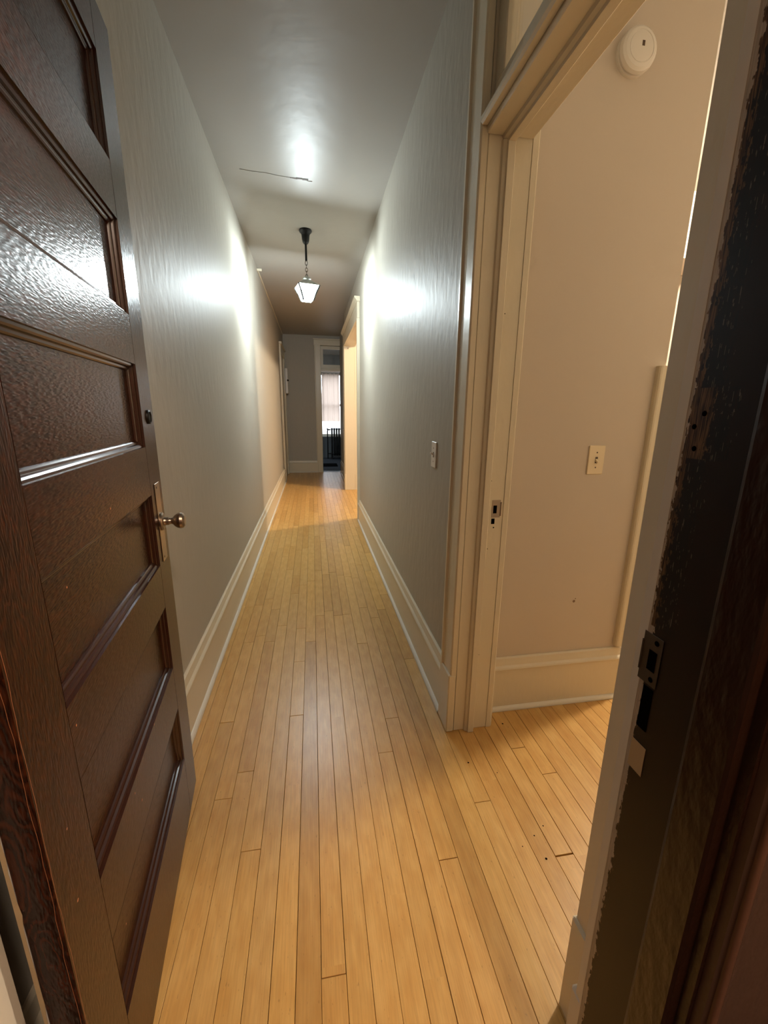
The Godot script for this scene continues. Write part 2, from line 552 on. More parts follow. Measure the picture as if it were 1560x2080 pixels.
func build_floor() -> void:
	var root := setting("floor", "honey coloured narrow strip wood floor running down the hallway", "floor")
	var s := new_st()
	box(s, V(-0.69, -0.2, ZX - 0.02), V(4.2, -0.0125, ZE - 0.06))
	part(root, "subfloor", s, M.floor_gap)
	grain = 2
	# joints read off the photograph, by strip
	var known := {0: [-1.591], 1: [-1.217], 2: [-1.32], 3: [-1.025], 5: [-1.587], 6: [-2.184], 7: [-0.696], 11: [-1.328], 12: [-1.507], 13: [-0.906], 16: [-1.067], 19: [-0.86]}
	var tones := [Color(0.95, 0.93, 0.89), Color(1.0, 1.0, 1.0), Color(0.90, 0.86, 0.79), Color(1.0, 0.98, 0.94), Color(0.96, 0.96, 0.97), Color(0.86, 0.81, 0.73), Color(0.98, 0.95, 0.88), Color(0.94, 0.91, 0.89)]
	var rest := new_st()
	var shown := 0
	for k in range(-2, 62):
		var x0 := -0.4275 + PW * k
		var x1 := x0 + PW
		var stops := []
		if known.has(k):
			stops.append_array(known[k])
		var z := -0.43
		var cuts := [z]
		if not stops.is_empty():
			cuts.append_array(stops)
			z = minf(stops[-1], -1.2 - 0.5 * rng.randf())
		elif k < 20:
			z = -1.55 - 0.6 * rng.randf()
		else:
			z += rng.randf_range(-0.1, 0.5)
		while z > ZE - 0.05:
			z -= rng.randf_range(0.32, 1.15) if k < 20 else rng.randf_range(0.7, 1.8)
			if z < ZE + 0.2:
				z = ZE - 0.05
			cuts.append(z)
		for i in cuts.size() - 1:
			var za: float = cuts[i]
			var zb: float = cuts[i + 1]
			if za - zb < 0.05:
				continue
			var t: Color = tones[rng.randi() % tones.size()]
			var j := rng.randf_range(0.93, 1.05)
			tint = Color(t.r * j, t.g * j, t.b * j)
			uvo = Vector2(rng.randf(), rng.randf() * 3.0)
			var gap := 0.0009 + 0.0012 * pow(rng.randf(), 3.0)
			var end := 0.0016
			if k == 19 and i > 0:
				end = 0.004
			var near := (k <= 17 and za > -5.4) or (k > 17 and k < 34 and za > -1.2)
			if near and shown < 296:
				var o := V((x0 + x1) / 2, 0, (za + zb) / 2)
				var ps := new_st()
				plank(x0 + gap * 0.5, x1 - gap * 0.5, za - end, zb + 0.0004, ps, o)
				var n := part(root, "plank", ps, M.maple)
				n.position = o
				shown += 1
			else:
				plank(x0 + gap * 0.5, x1 - gap * 0.5, za - end, zb + 0.0004, rest, Vector3.ZERO)
	var r := part(root, "far_planks", rest, M.maple)
	r.set_meta("kind", "stuff")
	tint = Color.WHITE
	uvo = Vector2.ZERO
	grain = 1
	# nail holes and dark spots
	var d := new_st()
	for p in [V(0.655, 0, -0.93), V(0.70, 0, -0.955), V(0.602, 0, -0.905), V(0.655, 0, -0.86), V(0.64, 0, -1.17), V(0.55, 0, -1.23), V(0.77, 0, -1.40)]:
		lathe(d, [Vector2(0.0, 0.0003), Vector2(rng.randf_range(0.0015, 0.004), 0.0001)], p + V(0, 0.0001, 0), Vector3.UP, 8)
	part(root, "nail_hole", d, M.hole)
	# wooden saddle under the entry door
	var th := setting("trim_1", "worn brown wooden threshold under the entry door", "threshold")
	s = new_st()
	grain = 0
	pull(s, PackedVector2Array([Vector2(-0.43, -0.03), Vector2(-0.26, -0.03), Vector2(-0.26, 0.004), Vector2(-0.285, 0.012), Vector2(-0.405, 0.012), Vector2(-0.43, 0.003)]), V(-0.415, 0, 0), V(0.452, 0, 0), Vector3.BACK, Vector3.UP)
	part(th, "saddle", s, M.brown_casing)
	grain = 1

# ------------------------------------------------------------------ doorways
# casing board lying on a wall; local frame: along = along the wall away from the opening, out = away from the wall
func casing(root: Node3D, o: Vector3, along: Vector3, out: Vector3, top: float, width: float, plinth: bool, m: Material) -> void:
	var s := new_st()
	var t := 0.024
	var prof := PackedVector2Array([Vector2(0, 0), Vector2(0, t - 0.005), Vector2(0.005, t), Vector2(width - 0.02, t), Vector2(width - 0.014, t + 0.007), Vector2(width - 0.003, t + 0.007), Vector2(width, t + 0.003), Vector2(width, 0)])
	var y0 := 0.265 if plinth else 0.0
	pull(s, prof, o + V(0, y0, 0), o + V(0, top, 0), along, out)
	part(root, "casing", s, m)
	if plinth:
		s = new_st()
		var a := o - along * 0.002
		var b := o + along * (width + 0.004) + out * 0.031 + V(0, 0.268, 0)
		box(s, a, b, 0.004)
		part(root, "plinth_block", s, m)

func build_trim() -> void:
	var c: Material = M.trim_paint
	var r: Node3D
	var s: SurfaceTool
	# --- entry doorway, room side: casing white, rabbet worn, landing side dark
	r = setting("trim_2", "entry door frame with chipped white edge and dark stained jamb", "door frame")
	casing(r, V(0.447, 0, ZF), V(1, 0, 0), V(0, 0, -1), 2.30, 0.094, true, M.trim_white)
	casing(r, V(-0.412, 0, ZF), V(-1, 0, 0), V(0, 0, -1), 2.30, 0.11, true, M.trim_white)
	s = new_st()
	box(s, V(-0.53, 2.182, ZF), V(0.54, 2.30, ZF - 0.026), 0.003)
	part(r, "head_casing", s, M.trim_white)
	# worn strike-side face with its own texture coordinates
	s = new_st()
	var q := [[V(0.4398, 0.012, -0.437), Vector2(0, 1)], [V(0.4398, 2.18, -0.437), Vector2(0, 0.01)], [V(0.4398, 2.18, -0.355), Vector2(1, 0.01)], [V(0.4398, 0.012, -0.355), Vector2(1, 1)]]
	for k in [0, 1, 2, 0, 2, 3]:
		s.set_normal(V(-1, 0, 0))
		s.set_uv(q[k][1])
		s.add_vertex(q[k][0])
	part(r, "worn_rabbet", s, M.worn_jamb, "strike side of the jamb worn through white paint to raw and blackened wood")
	s = new_st()
	box(s, V(0.44, 0, -0.44), V(0.466, 2.20, ZX + 0.003))
	part(r, "jamb", s, M.dark_stain)
	s = new_st()
	box(s, V(-0.405, 0, -0.44), V(-0.431, 2.20, ZX + 0.003))
	part(r, "jamb", s, M.dark_stain)
	s = new_st()
	box(s, V(-0.405, 2.175, -0.44), V(0.44, 2.20, ZX + 0.003))
	part(r, "head_jamb", s, M.dark_stain)
	# white painted strip on the hinge-side rabbet
	s = new_st()
	box(s, V(-0.4045, 0.012, -0.4395), V(-0.4055, 2.17, -0.40))
	part(r, "painted_strip", s, M.trim_white)
	for sd in [[0.44, -1.0], [-0.405, 1.0]]:
		s = new_st()
		var prof := PackedVector2Array([Vector2(0, -0.356), Vector2(0.006, -0.352), Vector2(0.012, -0.344), Vector2(0.012, -0.300), Vector2(0.010, -0.296), Vector2(0, -0.294)])
		pull(s, prof, V(sd[0], 0.012, 0), V(sd[0], 2.175, 0), V(sd[1], 0, 0), Vector3.BACK)
		part(r, "stop", s, M.dark_stain)
		s = new_st()
		var x: float = sd[0] - sd[1] * 0.006
		var pr := PackedVector2Array([Vector2(0, 0), Vector2(0, 0.014), Vector2(0.004, 0.021), Vector2(0.010, 0.024), Vector2(0.018, 0.022), Vector2(0.098, 0.022), Vector2(0.106, 0.018), Vector2(0.106, 0)])
		pull(s, pr, V(x, 0, ZX), V(x, 2.3, ZX), V(-sd[1], 0, 0), Vector3.BACK)
		part(r, "landing_casing", s, M.brown_casing)
		s = new_st()
		tube(s, [V(x - sd[1] * 0.006, 0.0, ZX + 0.0205), V(x - sd[1] * 0.006, 1.1, ZX + 0.0207), V(x - sd[1] * 0.006, 2.25, ZX + 0.0205)], 0.0045, 8)
		part(r, "worn_edge", s, M.worn_red)
	s = new_st()
	box(s, V(-0.41, 2.17, ZX), V(0.446, 2.28, ZX + 0.022), 0.003)
	part(r, "landing_head_casing", s, M.brown_casing)
	s = new_st()
	box(s, V(0.4396, 0.012, -0.4408), V(0.4475, 2.18, -0.4365), 0.0006)
	part(r, "painted_edge", s, M.trim_white)
	# strike plate with lip
	s = new_st()
	box(s, V(0.4394, 0.944, -0.440), V(0.4386, 1.016, -0.409), 0.0003)
	tube(s, [V(0.4394, 0.958, -0.440), V(0.4394, 1.002, -0.440)], 0.002, 8)
	var sp := part(r, "strike_plate", s, M.dull_steel)
	s = new_st()
	box(s, V(0.4388, 0.965, -0.428), V(0.4382, 0.994, -0.415))
	part(sp, "bolt_hole", s, M.hole)
	s = new_st()
	for y in [0.953, 1.007]:
		lathe(s, [Vector2(0.0038, 0), Vector2(0.0034, 0.0006), Vector2(0, 0.0008)], V(0.4386, y, -0.4185), V(-1, 0, 0), 10)
	part(sp, "screw", s, M.hole)
	s = new_st()
	box(s, V(0.4395, 0.875, -0.428), V(0.4391, 0.940, -0.412))
	part(r, "mortise_hole", s, M.hole)
	s = new_st()
	box(s, V(0.4396, 0.806, -0.431), V(0.4388, 0.852, -0.406), 0.0003)
	part(r, "old_plate", s, M.cream_chip, "small cream painted metal plate below the strike")
	s = new_st()
	for p in [[1.262, -0.419], [1.287, -0.424], [1.302, -0.414]]:
		lathe(s, [Vector2(0.0032, 0), Vector2(0, 0.0005)], V(0.4397, p[0], p[1]), V(-1, 0, 0), 10)
	part(r, "screw_hole", s, M.hole)

	# --- side doorway in the right wall
	r = setting("trim_3", "cream side door frame with a transom above and an empty opening", "door frame")
	casing(r, V(XR, 0, -1.392), V(0, 0, -1), V(-1, 0, 0), 2.62, 0.11, true, c)
	casing(r, V(XR, 0, -0.568), V(0, 0, 1), V(-1, 0, 0), 2.62, 0.10, true, c)
	casing(r, V(XR + TH, 0, -1.394), V(0, 0, -1), V(1, 0, 0), 2.62, 0.10, false, c)
	casing(r, V(XR + TH, 0, -0.566), V(0, 0, 1), V(1, 0, 0), 2.62, 0.10, true, c)
	s = new_st()
	box(s, V(XR + TH - 0.004, 0, -1.398), V(XR + TH + 0.027, 0.22, -1.49), 0.002)
	part(r, "plinth_block", s, c)
	for sd in [[-1.40, 1.0], [-0.56, -1.0]]:
		s = new_st()
		box(s, V(XR + 0.0035, 0, sd[0]), V(XR + TH, 2.62, sd[0] + sd[1] * 0.004), 0.0015)
		part(r, "jamb", s, c)
		s = new_st()
		var z: float = sd[0] + sd[1] * 0.004
		var prof := PackedVector2Array([Vector2(XR + 0.046, 0), Vector2(XR + 0.049, 0.008), Vector2(XR + 0.058, 0.0125), Vector2(XR + 0.060, 0.020), Vector2(XR + 0.082, 0.020), Vector2(XR + 0.084, 0.018), Vector2(XR + 0.084, 0)])
		pull(s, prof, V(0, 0, z), V(0, 2.10, z), V(1, 0, 0), V(0, 0, sd[1]))
		part(r, "stop", s, c)
	# transom bar, its stop, sash and glass
	s = new_st()
	box(s, V(XR - 0.004, 2.112, -1.396), V(XR + TH, 2.17, -0.564), 0.003)
	part(r, "transom_bar", s, c)
	s = new_st()
	box(s, V(XR - 0.028, 2.128, -1.392), V(XR, 2.152, -0.568), 0.006)
	part(r, "transom_bead", s, c)
	s = new_st()
	pull(s, PackedVector2Array([Vector2(XR + 0.046, 0), Vector2(XR + 0.049, -0.008), Vector2(XR + 0.058, -0.0125), Vector2(XR + 0.060, -0.020), Vector2(XR + 0.082, -0.020), Vector2(XR + 0.084, -0.018), Vector2(XR + 0.084, 0)]), V(0, 2.112, -1.396), V(0, 2.112, -0.564), V(1, 0, 0), Vector3.UP)
	part(r, "stop", s, c)
	s = new_st()
	box(s, V(XR, 2.60, -1.396), V(XR + TH, 2.62, -0.564))
	part(r, "head_jamb", s, c)
	s = new_st()
	box(s, V(XR - 0.026, 2.60, -1.51), V(XR, 2.72, -0.455), 0.003)
	box(s, V(XR - 0.045, 2.72, -1.525), V(XR, 2.745, -0.442), 0.005)
	part(r, "head_casing", s, c)
	var sash := new_st()
	box(sash, V(XR + 0.012, 2.172, -1.394), V(XR + 0.046, 2.232, -0.566), 0.003)
	box(sash, V(XR + 0.012, 2.545, -1.394), V(XR + 0.046, 2.598, -0.566), 0.003)
	box(sash, V(XR + 0.012, 2.232, -1.394), V(XR + 0.046, 2.545, -1.335), 0.003)
	box(sash, V(XR + 0.012, 2.232, -0.625), V(XR + 0.046, 2.545, -0.566), 0.003)
	var sn := part(r, "transom_sash", sash, c)
	s = new_st()
	box(s, V(XR + 0.027, 2.23, -1.337), V(XR + 0.031, 2.547, -0.623))
	part(sn, "pane", s, M.window_glass)
	# strike on the far jamb
	s = new_st()
	box(s, V(0.645, 0.922, -1.3962), V(0.678, 0.988, -1.3945), 0.0004)
	tube(s, [V(0.680, 0.928, -1.395), V(0.680, 0.980, -1.395)], 0.0035, 8)
	sp = part(r, "strike_plate", s, M.nickel)
	s = new_st()
	box(s, V(0.650, 0.938, -1.3946), V(0.664, 0.968, -1.394))
	part(sp, "bolt_hole", s, M.hole)
	s = new_st()
	box(s, V(0.646, 0.897, -1.3958), V(0.659, 0.918, -1.3952))
	lathe(s, [Vector2(0.003, 0), Vector2(0, 0.0006)], V(0.657, 0.883, -1.3957), V(0, 0, 1), 8)
	part(r, "mortise_hole", s, M.hole)
	s = new_st()
	for y in [0.35, 0.62, 0.80, 1.06, 1.34, 1.62]:
		lathe(s, [Vector2(0.0018, 0), Vector2(0, 0.0004)], V(0.636 + 0.004 * sin(y * 9.0), y, -1.3958), V(0, 0, 1), 8)
	part(r, "nail_hole", s, M.hole)

	# --- wide cased opening further down
	r = setting("trim_4", "cream casing round the wide opening further down the hallway", "door frame")
	casing(r, V(XR, 0, -4.988), V(0, 0, 1), V(-1, 0, 0), 2.30, 0.11, false, c)
	casing(r, V(XR, 0, -6.922), V(0, 0, -1), V(-1, 0, 0), 2.30, 0.11, true, c)
	casing(r, V(XR + TH, 0, -6.922), V(0, 0, -1), V(1, 0, 0), 2.30, 0.11, true, c)
	s = new_st()
	box(s, V(XR - 0.028, 2.296, -4.865), V(XR, 2.46, -7.045), 0.003)
	part(r, "head_casing", s, c)
	s = new_st()
	pull(s, PackedVector2Array([Vector2(0, 0), Vector2(0.032, 0), Vector2(0.036, 0.012), Vector2(0.058, 0.036), Vector2(0.060, 0.05), Vector2(0, 0.05)]), V(XR, 2.46, -4.845), V(XR, 2.46, -7.065), V(-1, 0, 0), Vector3.UP)
	part(r, "cap_molding", s, c)
	for sd in [[-4.98, -1.0], [-6.93, 1.0]]:
		s = new_st()
		box(s, V(XR - 0.002, 0, sd[0]), V(XR + TH + 0.002, 2.30, sd[0] + sd[1] * 0.006), 0.0015)
		part(r, "jamb", s, c)
	s = new_st()
	box(s, V(XR - 0.002, 2.294, -4.98), V(XR + TH + 0.002, 2.302, -6.93))
	part(r, "head_jamb", s, c)
	s = new_st()
	tube(s, [V(0.585, 2.262, -6.922), V(0.585, 2.256, -6.905), V(0.585, 2.262, -6.893), V(0.585, 2.272, -6.892)], 0.004, 8)
	lathe(s, [Vector2(0.011, 0), Vector2(0.010, 0.003), Vector2(0, 0.004)], V(0.585, 2.263, -6.924), V(0, 0, 1), 12)
	part(r, "hook", s, M.nickel)
	s = new_st()
	lathe(s, [Vector2(0.013, 0), Vector2(0.012, 0.006), Vector2(0.006, 0.010), Vector2(0.009, 0.018), Vector2(0.0, 0.024)], V(XR - 0.024, 1.0, -6.99), V(-1, 0, 0), 12)
	part(r, "round_knob", s, M.nickel)

	# --- end doorway with transom
	r = setting("trim_5", "cream frame of the far end doorway with a glazed transom", "door frame")
	casing(r, V(0.205, 0, ZE), V(-1, 0, 0), V(0, 0, 1), 2.62, 0.125, false, c)
	s = new_st()
	box(s, V(0.07, 2.60, ZE), V(0.602, 2.705, ZE + 0.026), 0.003)
	box(s, V(0.055, 2.705, ZE), V(0.602, 2.73, ZE + 0.045), 0.005)
	part(r, "head_casing", s, c)
	s = new_st()
	box(s, V(0.184, 0, ZE + 0.002), V(0.205, 2.62, ZE - 0.152))
	part(r, "jamb", s, c)
	s = new_st()
	box(s, V(0.205, 2.10, ZE + 0.006), V(0.602, 2.185, ZE - 0.15), 0.003)
	box(s, V(0.205, 2.138, ZE), V(0.602, 2.165, ZE + 0.028), 0.006)
	part(r, "transom_bar", s, c)
	sash = new_st()
	box(sash, V(0.205, 2.186, ZE - 0.03), V(0.602, 2.235, ZE - 0.065), 0.003)
	box(sash, V(0.205, 2.535, ZE - 0.03), V(0.602, 2.598, ZE - 0.065), 0.003)
	box(sash, V(0.205, 2.235, ZE - 0.03), V(0.255, 2.535, ZE - 0.065), 0.003)
	sn = part(r, "transom_sash", sash, c)
	s = new_st()
	box(s, V(0.253, 2.233, ZE - 0.045), V(0.602, 2.537, ZE - 0.049))
	part(sn, "pane", s, M.window_glass)
	s = new_st()
	box(s, V(0.205, -0.005, ZE - 0.02), V(0.602, 0.006, ZE - 0.12), 0.003)
	part(r, "threshold", s, M.dark_stain)

	# --- flat casing of a door in the left wall near the end
	r = setting("trim_6", "cream door casing on the left wall close to the far end", "door frame")
	casing(r, V(XL, 0, -8.05), V(0, 0, 1), V(1, 0, 0), 2.30, 0.11, true, c)
	casing(r, V(XL, 0, -8.87), V(0, 0, -1), V(1, 0, 0), 2.30, 0.11, true, c)
	s = new_st()
	box(s, V(XL, 2.30, -7.93), V(XL + 0.028, 2.44, -8.99), 0.003)
	box(s, V(XL, 2.44, -7.91), V(XL + 0.05, 2.48, -9.01), 0.005)
	part(r, "head_casing", s, c)
	s = new_st()
	box(s, V(XL, 0.01, -8.05), V(XL + 0.006, 2.30, -8.87))
	part(r, "flush_panel", s, c)
	# --- corner board at the end of the side room wall
	r = setting("trim_7", "narrow cream corner board on the end of the beige wall", "corner board")
	s = new_st()
	pull(s, PackedVector2Array([Vector2(0, 0), Vector2(0, 0.016), Vector2(0.004, 0.022), Vector2(0.010, 0.024), Vector2(0.040, 0.024), Vector2(0.046, 0.018), Vector2(0.046, 0)]), V(1.336, 0.27, -1.503), V(1.336, 1.485, -1.503), V(1, 0, 0), V(0, 0, 1))
	part(r, "board", s, c)

func base_run(root: Node3D, a: Vector3, b: Vector3, out: Vector3) -> void:
	var c: Material = M.trim_paint
	var s := new_st()
	pull(s, PackedVector2Array([Vector2(0, 0.004), Vector2(0.019, 0.004), Vector2(0.019, 0.198), Vector2(0.016, 0.204), Vector2(0, 0.204)]), a, b, out, Vector3.UP)
	part(root, "board", s, c)
	s = new_st()
	pull(s, PackedVector2Array([Vector2(0, 0.203), Vector2(0.026, 0.203), Vector2(0.0275, 0.208), Vector2(0.025, 0.214), Vector2(0.017, 0.222), Vector2(0.013, 0.240), Vector2(0.011, 0.252), Vector2(0.005, 0.257), Vector2(0, 0.257)]), a, b, out, Vector3.UP)
	part(root, "cap_molding", s, c)
	s = new_st()
	pull(s, PackedVector2Array([Vector2(0.018, 0.001), Vector2(0.034, 0.001), Vector2(0.0335, 0.008), Vector2(0.030, 0.014), Vector2(0.024, 0.018), Vector2(0.018, 0.019)]), a, b, out, Vector3.UP)
	part(root, "shoe_molding", s, M.trim_white)

func build_baseboards() -> void:
	var r := setting("baseboard_left", "tall cream baseboard along the left wall", "baseboard")
	base_run(r, V(XL, 0, -0.47), V(XL, 0, -7.935), V(1, 0, 0))
	r = setting("baseboard_right", "tall cream baseboard along the right wall", "baseboard")
	base_run(r, V(XR, 0, -1.508), V(XR, 0, -4.875), V(-1, 0, 0))
	r = setting("baseboard_right_far", "short cream baseboard beyond the wide opening", "baseboard")
	base_run(r, V(0.602, 0, -7.06), V(0.602, 0, ZE), V(-1, 0, 0))
	r = setting("baseboard_back", "cream baseboard on the far end wall", "baseboard")
	base_run(r, V(XL + 0.03, 0, ZE), V(0.08, 0, ZE), V(0, 0, 1))
	r = setting("baseboard_side_room", "cream baseboard under the beige wall of the side room", "baseboard")
	base_run(r, V(XR + TH, 0, -1.503), V(1.39, 0, -1.503), V(0, 0, 1))
	r = setting("baseboard_arch_room", "cream baseboard at the back of the room beyond the wide opening", "baseboard")
	base_run(r, V(XR + TH, 0, -7.80), V(4.0, 0, -7.80), V(0, 0, 1))

# ------------------------------------------------------------------ room at the end
func build_end_room() -> void:
	var g: Material = M.grey_room
	slab("wall_end_room_left", "shaded left wall of the end room", "wall", [[V(-1.0, -0.2, ZE - 0.15), V(-0.85, CE, -12.15)]], g)
	slab("wall_end_room_right", "shaded right wall of the end room", "wall", [[V(1.65, -0.2, ZE - 0.15), V(1.8, CE, -12.15)]], g)
	slab("wall_end_room_back", "shaded window wall of the end room", "wall", [
		[V(-1.0, -0.2, -12.0), V(0.12, CE, -12.15)],
		[V(1.02, -0.2, -12.0), V(1.8, CE, -12.15)],
		[V(0.12, -0.2, -12.0), V(1.02, 0.60, -12.15)],
		[V(0.12, 2.36, -12.0), V(1.02, CE, -12.15)]], g)
	slab("floor_end_room", "bluish grey floor of the end room", "floor", [[V(-1.0, -0.2, ZE - 0.06), V(1.8, -0.002, -12.15)]], M.blue_carpet)
	var w := setting("window_1", "bright sash window of the end room half covered by a curtain", "window")
	var s := new_st()
	box(s, V(0.12, 0.60, -12.01), V(0.165, 2.36, -12.13), 0.003)
	box(s, V(0.975, 0.60, -12.01), V(1.02, 2.36, -12.13), 0.003)
	box(s, V(0.12, 2.315, -12.01), V(1.02, 2.36, -12.13), 0.003)
	part(w, "frame", s, M.trim_white)
	s = new_st()
	box(s, V(0.06, 0.585, -11.93), V(1.08, 0.615, -12.13), 0.004)
	part(w, "sill", s, M.trim_white)
	for k in 2:
		var y0 := 0.615 + k * 0.83
		s = new_st()
		var z := -12.06 - k * 0.03
		box(s, V(0.165, y0, z), V(0.21, y0 + 0.87, z - 0.028), 0.002)
		box(s, V(0.93, y0, z), V(0.975, y0 + 0.87, z - 0.028), 0.002)
		box(s, V(0.21, y0, z), V(0.93, y0 + 0.05, z - 0.028), 0.002)
		box(s, V(0.21, y0 + 0.82, z), V(0.93, y0 + 0.87, z - 0.028), 0.002)
		var sa := part(w, "sash", s, M.trim_white)
		s = new_st()
		box(s, V(0.208, y0 + 0.048, z - 0.012), V(0.932, y0 + 0.822, z - 0.016))
		part(sa, "pane", s, M.window_glass)
	# curtain on a rod
	var c := thing("curtain", "thin grey curtain panel hanging in the end room window", "curtain", V(0.52, 1.02, -11.92))
	s = new_st()
	var n := 44
	var top := 1.28
	var rows := 10
	for i in n:
		for j in rows:
			var pt := []
			for d in [[0, 0], [1, 0], [1, 1], [0, 1]]:
				var u := float(i + d[0]) / n
				var v := float(j + d[1]) / rows
				var wide := lerpf(0.52, 0.47, v)
				pt.append(V((u - 0.5) * wide - 0.01 * (1.0 - v), v * top, 0.013 * sin(u * 27.0 + 0.8 * v) + 0.003 * sin(u * 53.0 + 2.0)))
			quad(s, pt[0], pt[1], pt[2], pt[3], Vector3.BACK)
	s.index()
	part(c, "cloth", s, M.curtain_cloth)
	s = new_st()
	tube(s, [V(-0.36, top - 0.01, 0), V(0.46, top - 0.01, 0)], 0.006, 8)
	part(c, "rod", s, M.dull_steel)
	s = new_st()
	tube(s, [V(-0.235, top - 0.12, 0.03), V(-0.235, top - 0.34, 0.03)], 0.008, 6)
	part(c, "wand", s, M.black_metal)
	# radiator
	var r := thing("radiator", "black cast iron column radiator under the end room window", "radiator", V(0.44, 0, -11.74))
	for k in 8:
		s = new_st()
		var x := 0.085 + k * 0.066
		for dz in [-0.075, 0.0, 0.075]:
			tube(s, [V(x, 0.10, dz), V(x, 0.16, dz), V(x, 0.76, dz), V(x, 0.82, dz)], 0.021, 10)
		for y in [0.12, 0.815]:
			tube(s, [V(x, y, -0.10), V(x, y + 0.01, -0.06), V(x, y + 0.012, 0.06), V(x, y, 0.10)], 0.029, 10)
		if k == 0 or k == 7:
			for dz in [-0.075, 0.075]:
				lathe(s, [Vector2(0.0, 0.0), Vector2(0.026, 0.0), Vector2(0.018, 0.05), Vector2(0.02, 0.11)], V(x, 0, dz), Vector3.UP, 10)
		part(r, "section", s, M.radiator_black)
	s = new_st()
	tube(s, [V(0.05, 0.80, 0), V(-0.01, 0.80, 0), V(-0.03, 0.785, 0), V(-0.035, 0.75, 0), V(-0.035, 0.12, 0), V(-0.035, 0.0, 0)], 0.017, 10)
	tube(s, [V(-0.035, 0.14, 0), V(0.06, 0.14, 0)], 0.015, 10)
	part(r, "supply_pipe", s, M.radiator_black)
	s = new_st()
	lathe(s, [Vector2(0.0, 0.0), Vector2(0.024, 0.0), Vector2(0.026, 0.02), Vector2(0.012, 0.035), Vector2(0.0, 0.036)], V(-0.035, 0.80, 0), Vector3.UP, 12)
	part(r, "valve", s, M.radiator_black)
	# mat
	var mt := thing("floor_mat", "small dark mat on the end room floor", "mat", V(0.38, 0, -10.28))
	s = new_st()
	box(s, V(-0.20, -0.001, -0.27), V(0.20, 0.012, 0.27), 0.004)
	part(mt, "pile", s, M.dark_mat)

